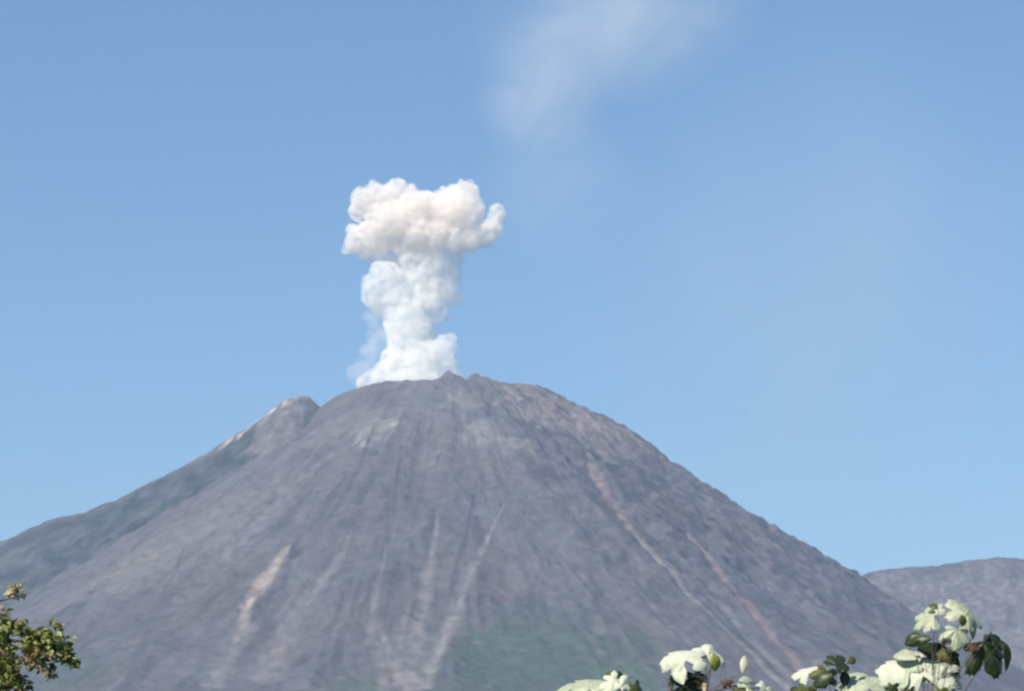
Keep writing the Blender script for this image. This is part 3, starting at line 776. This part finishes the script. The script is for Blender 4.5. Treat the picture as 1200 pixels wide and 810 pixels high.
for (cx, cy, cr_, kind) in clusters:
    n = int(6 + cr_ * cr_ * .42)
    for i in range(n):
        th = rl.uniform(0, 2 * math.pi); u_ = rl.uniform(-1, 1); rr_ = cr_ * ts * rl.random() ** .45
        q_ = math.sqrt(1 - u_ * u_)
        p = at(cx, cy, tY) + Vector((q_ * math.cos(th), q_ * math.sin(th) * 1.2, u_)) * rr_
        kk = kind if rl.random() < .62 else rl.choice([0, 1, 1, 2, 2, 3])
        leafquad(buckets[kk], p, .085, rl)
# the rest of the crown, left of the picture
for i in range(26):
    a1 = rl.uniform(0, 2 * math.pi); cc = at(-190, 690, tY) + Vector((rl.gauss(0, .55), rl.gauss(0, .7), rl.gauss(0, .45)))
    if project(cc.x, cc.y, cc.z)[0] > -45: continue
    for j in range(110):
        p = cc + Vector((rl.gauss(0, .13), rl.gauss(0, .15), rl.gauss(0, .10)))
        if project(p.x, p.y, p.z)[0] > -12: continue
        leafquad(buckets[rl.choice([0, 1, 1, 2, 3])], p, .07, rl)
mats = {0: leaf_mat('deep_green_foliage', (.025, .045, .02), (.055, .08, .03), .5, .2), 1: leaf_mat('green_foliage', (.14, .18, .04), (.27, .29, .08), .5, .3, 2),
        2: leaf_mat('yellow_foliage', (.28, .29, .08), (.44, .40, .17), .5, .35, 2), 3: leaf_mat('rust_foliage', (.28, .18, .09), (.42, .30, .16), .6, .3, 2),
        4: leaf_mat('blossom', (.42, .40, .18), (.62, .52, .34), .6, .3, 2)}
names = {0: ('dark_foliage', 'deep green leaves'), 1: ('foliage', None), 2: ('yellow_foliage', 'yellowish leaves'), 3: ('rusty_foliage', 'rust brown dry leaves'), 4: ('blossom', 'pale yellow and pink blossom tuft')}
for k_, lst in buckets.items():
    bm = bmesh.new()
    for q_ in lst:
        vs = [bm.verts.new(p) for p in q_]
        bm.faces.new((vs[0], vs[1], vs[2], vs[3])); bm.faces.new((vs[0], vs[3], vs[2], vs[4]))
    me = bpy.data.meshes.new(names[k_][0]); bm.to_mesh(me); bm.free()
    o = mesh_obj(names[k_][0], me, [mats[k_]], tree); o['kind'] = 'stuff'
    if names[k_][1]: o['label'] = names[k_][1]

# ------------------------------------------------------------------ tiny bird far off in the sky
bY = 420.0; bp_ = at(873, 486, bY)
M_bird = leaf_mat('bird_feathers', (.12, .12, .13), (.20, .19, .18), .7, .0, 12)
bird = empty('bird', bp_); tag(bird, 'tiny dark bird flying in clear sky right of the cone', 'bird')
def bird_part(name, rings_):
    bm = bmesh.new(); tube(bm, [r_[0] for r_ in rings_], [r_[1] for r_ in rings_], 8)
    me = bpy.data.meshes.new(name); bm.to_mesh(me); bm.free(); me.materials.append(M_bird)
    o = bpy.data.objects.new(name, me); C.objects.link(o); o.parent = bird; return o
bird_part('body', [((.24, 0, .03), .004), ((.19, 0, .03), .022), ((.15, 0, .025), .034), ((.11, 0, .01), .03), ((.02, 0, 0), .055), ((-.09, 0, 0), .04), ((-.17, 0, 0), .018), ((-.28, 0, .01), .03), ((-.30, 0, .01), .004)])
for sgn in (-1, 1):
    bm = bmesh.new()
    pr = [(0, .07, -.07, 0), (.14, .10, -.07, .10), (.30, .06, -.08, .14), (.42, 0, -.06, .10), (.47, -.05, -.06, .07)]
    tp = [[bm.verts.new((a, sgn * (y + .03), z + .004)) for a in (x0, x1)] for y, x0, x1, z in pr]; bt = [[bm.verts.new((a, sgn * (y + .03), z - .004)) for a in (x0, x1)] for y, x0, x1, z in pr]
    for i in range(4):
        bm.faces.new((tp[i][0], tp[i][1], tp[i + 1][1], tp[i + 1][0])); bm.faces.new((bt[i][1], bt[i][0], bt[i + 1][0], bt[i + 1][1]))
        bm.faces.new((tp[i][0], tp[i + 1][0], bt[i + 1][0], bt[i][0])); bm.faces.new((tp[i + 1][1], tp[i][1], bt[i][1], bt[i + 1][1]))
    bmesh.ops.recalc_face_normals(bm, faces=bm.faces)
    me = bpy.data.meshes.new('wing'); bm.to_mesh(me); bm.free(); me.materials.append(M_bird)
    o = bpy.data.objects.new('wing', me); C.objects.link(o); o.parent = bird
bird.rotation_euler = (R(20), R(-8), R(35))

# ------------------------------------------------------------------ haze: one closed box of even air
m, n, v = vol_mat('haze_air', (.49, .70, 1.0), 4.1e-5, .0)
bm = bmesh.new(); bmesh.ops.create_cube(bm, size=1, matrix=Matrix.Translation((0, 4000, 1340)) @ Matrix.Diagonal((64000, 68000, 2720, 1)))
for vv in bm.verts:
    if vv.co.z < 0: vv.co.z = -12
me = bpy.data.meshes.new('haze'); bm.to_mesh(me); bm.free()
hz = mesh_obj('haze', me, [m]); tag(hz, 'thin bluish air haze over the whole valley', 'haze', kind='stuff')
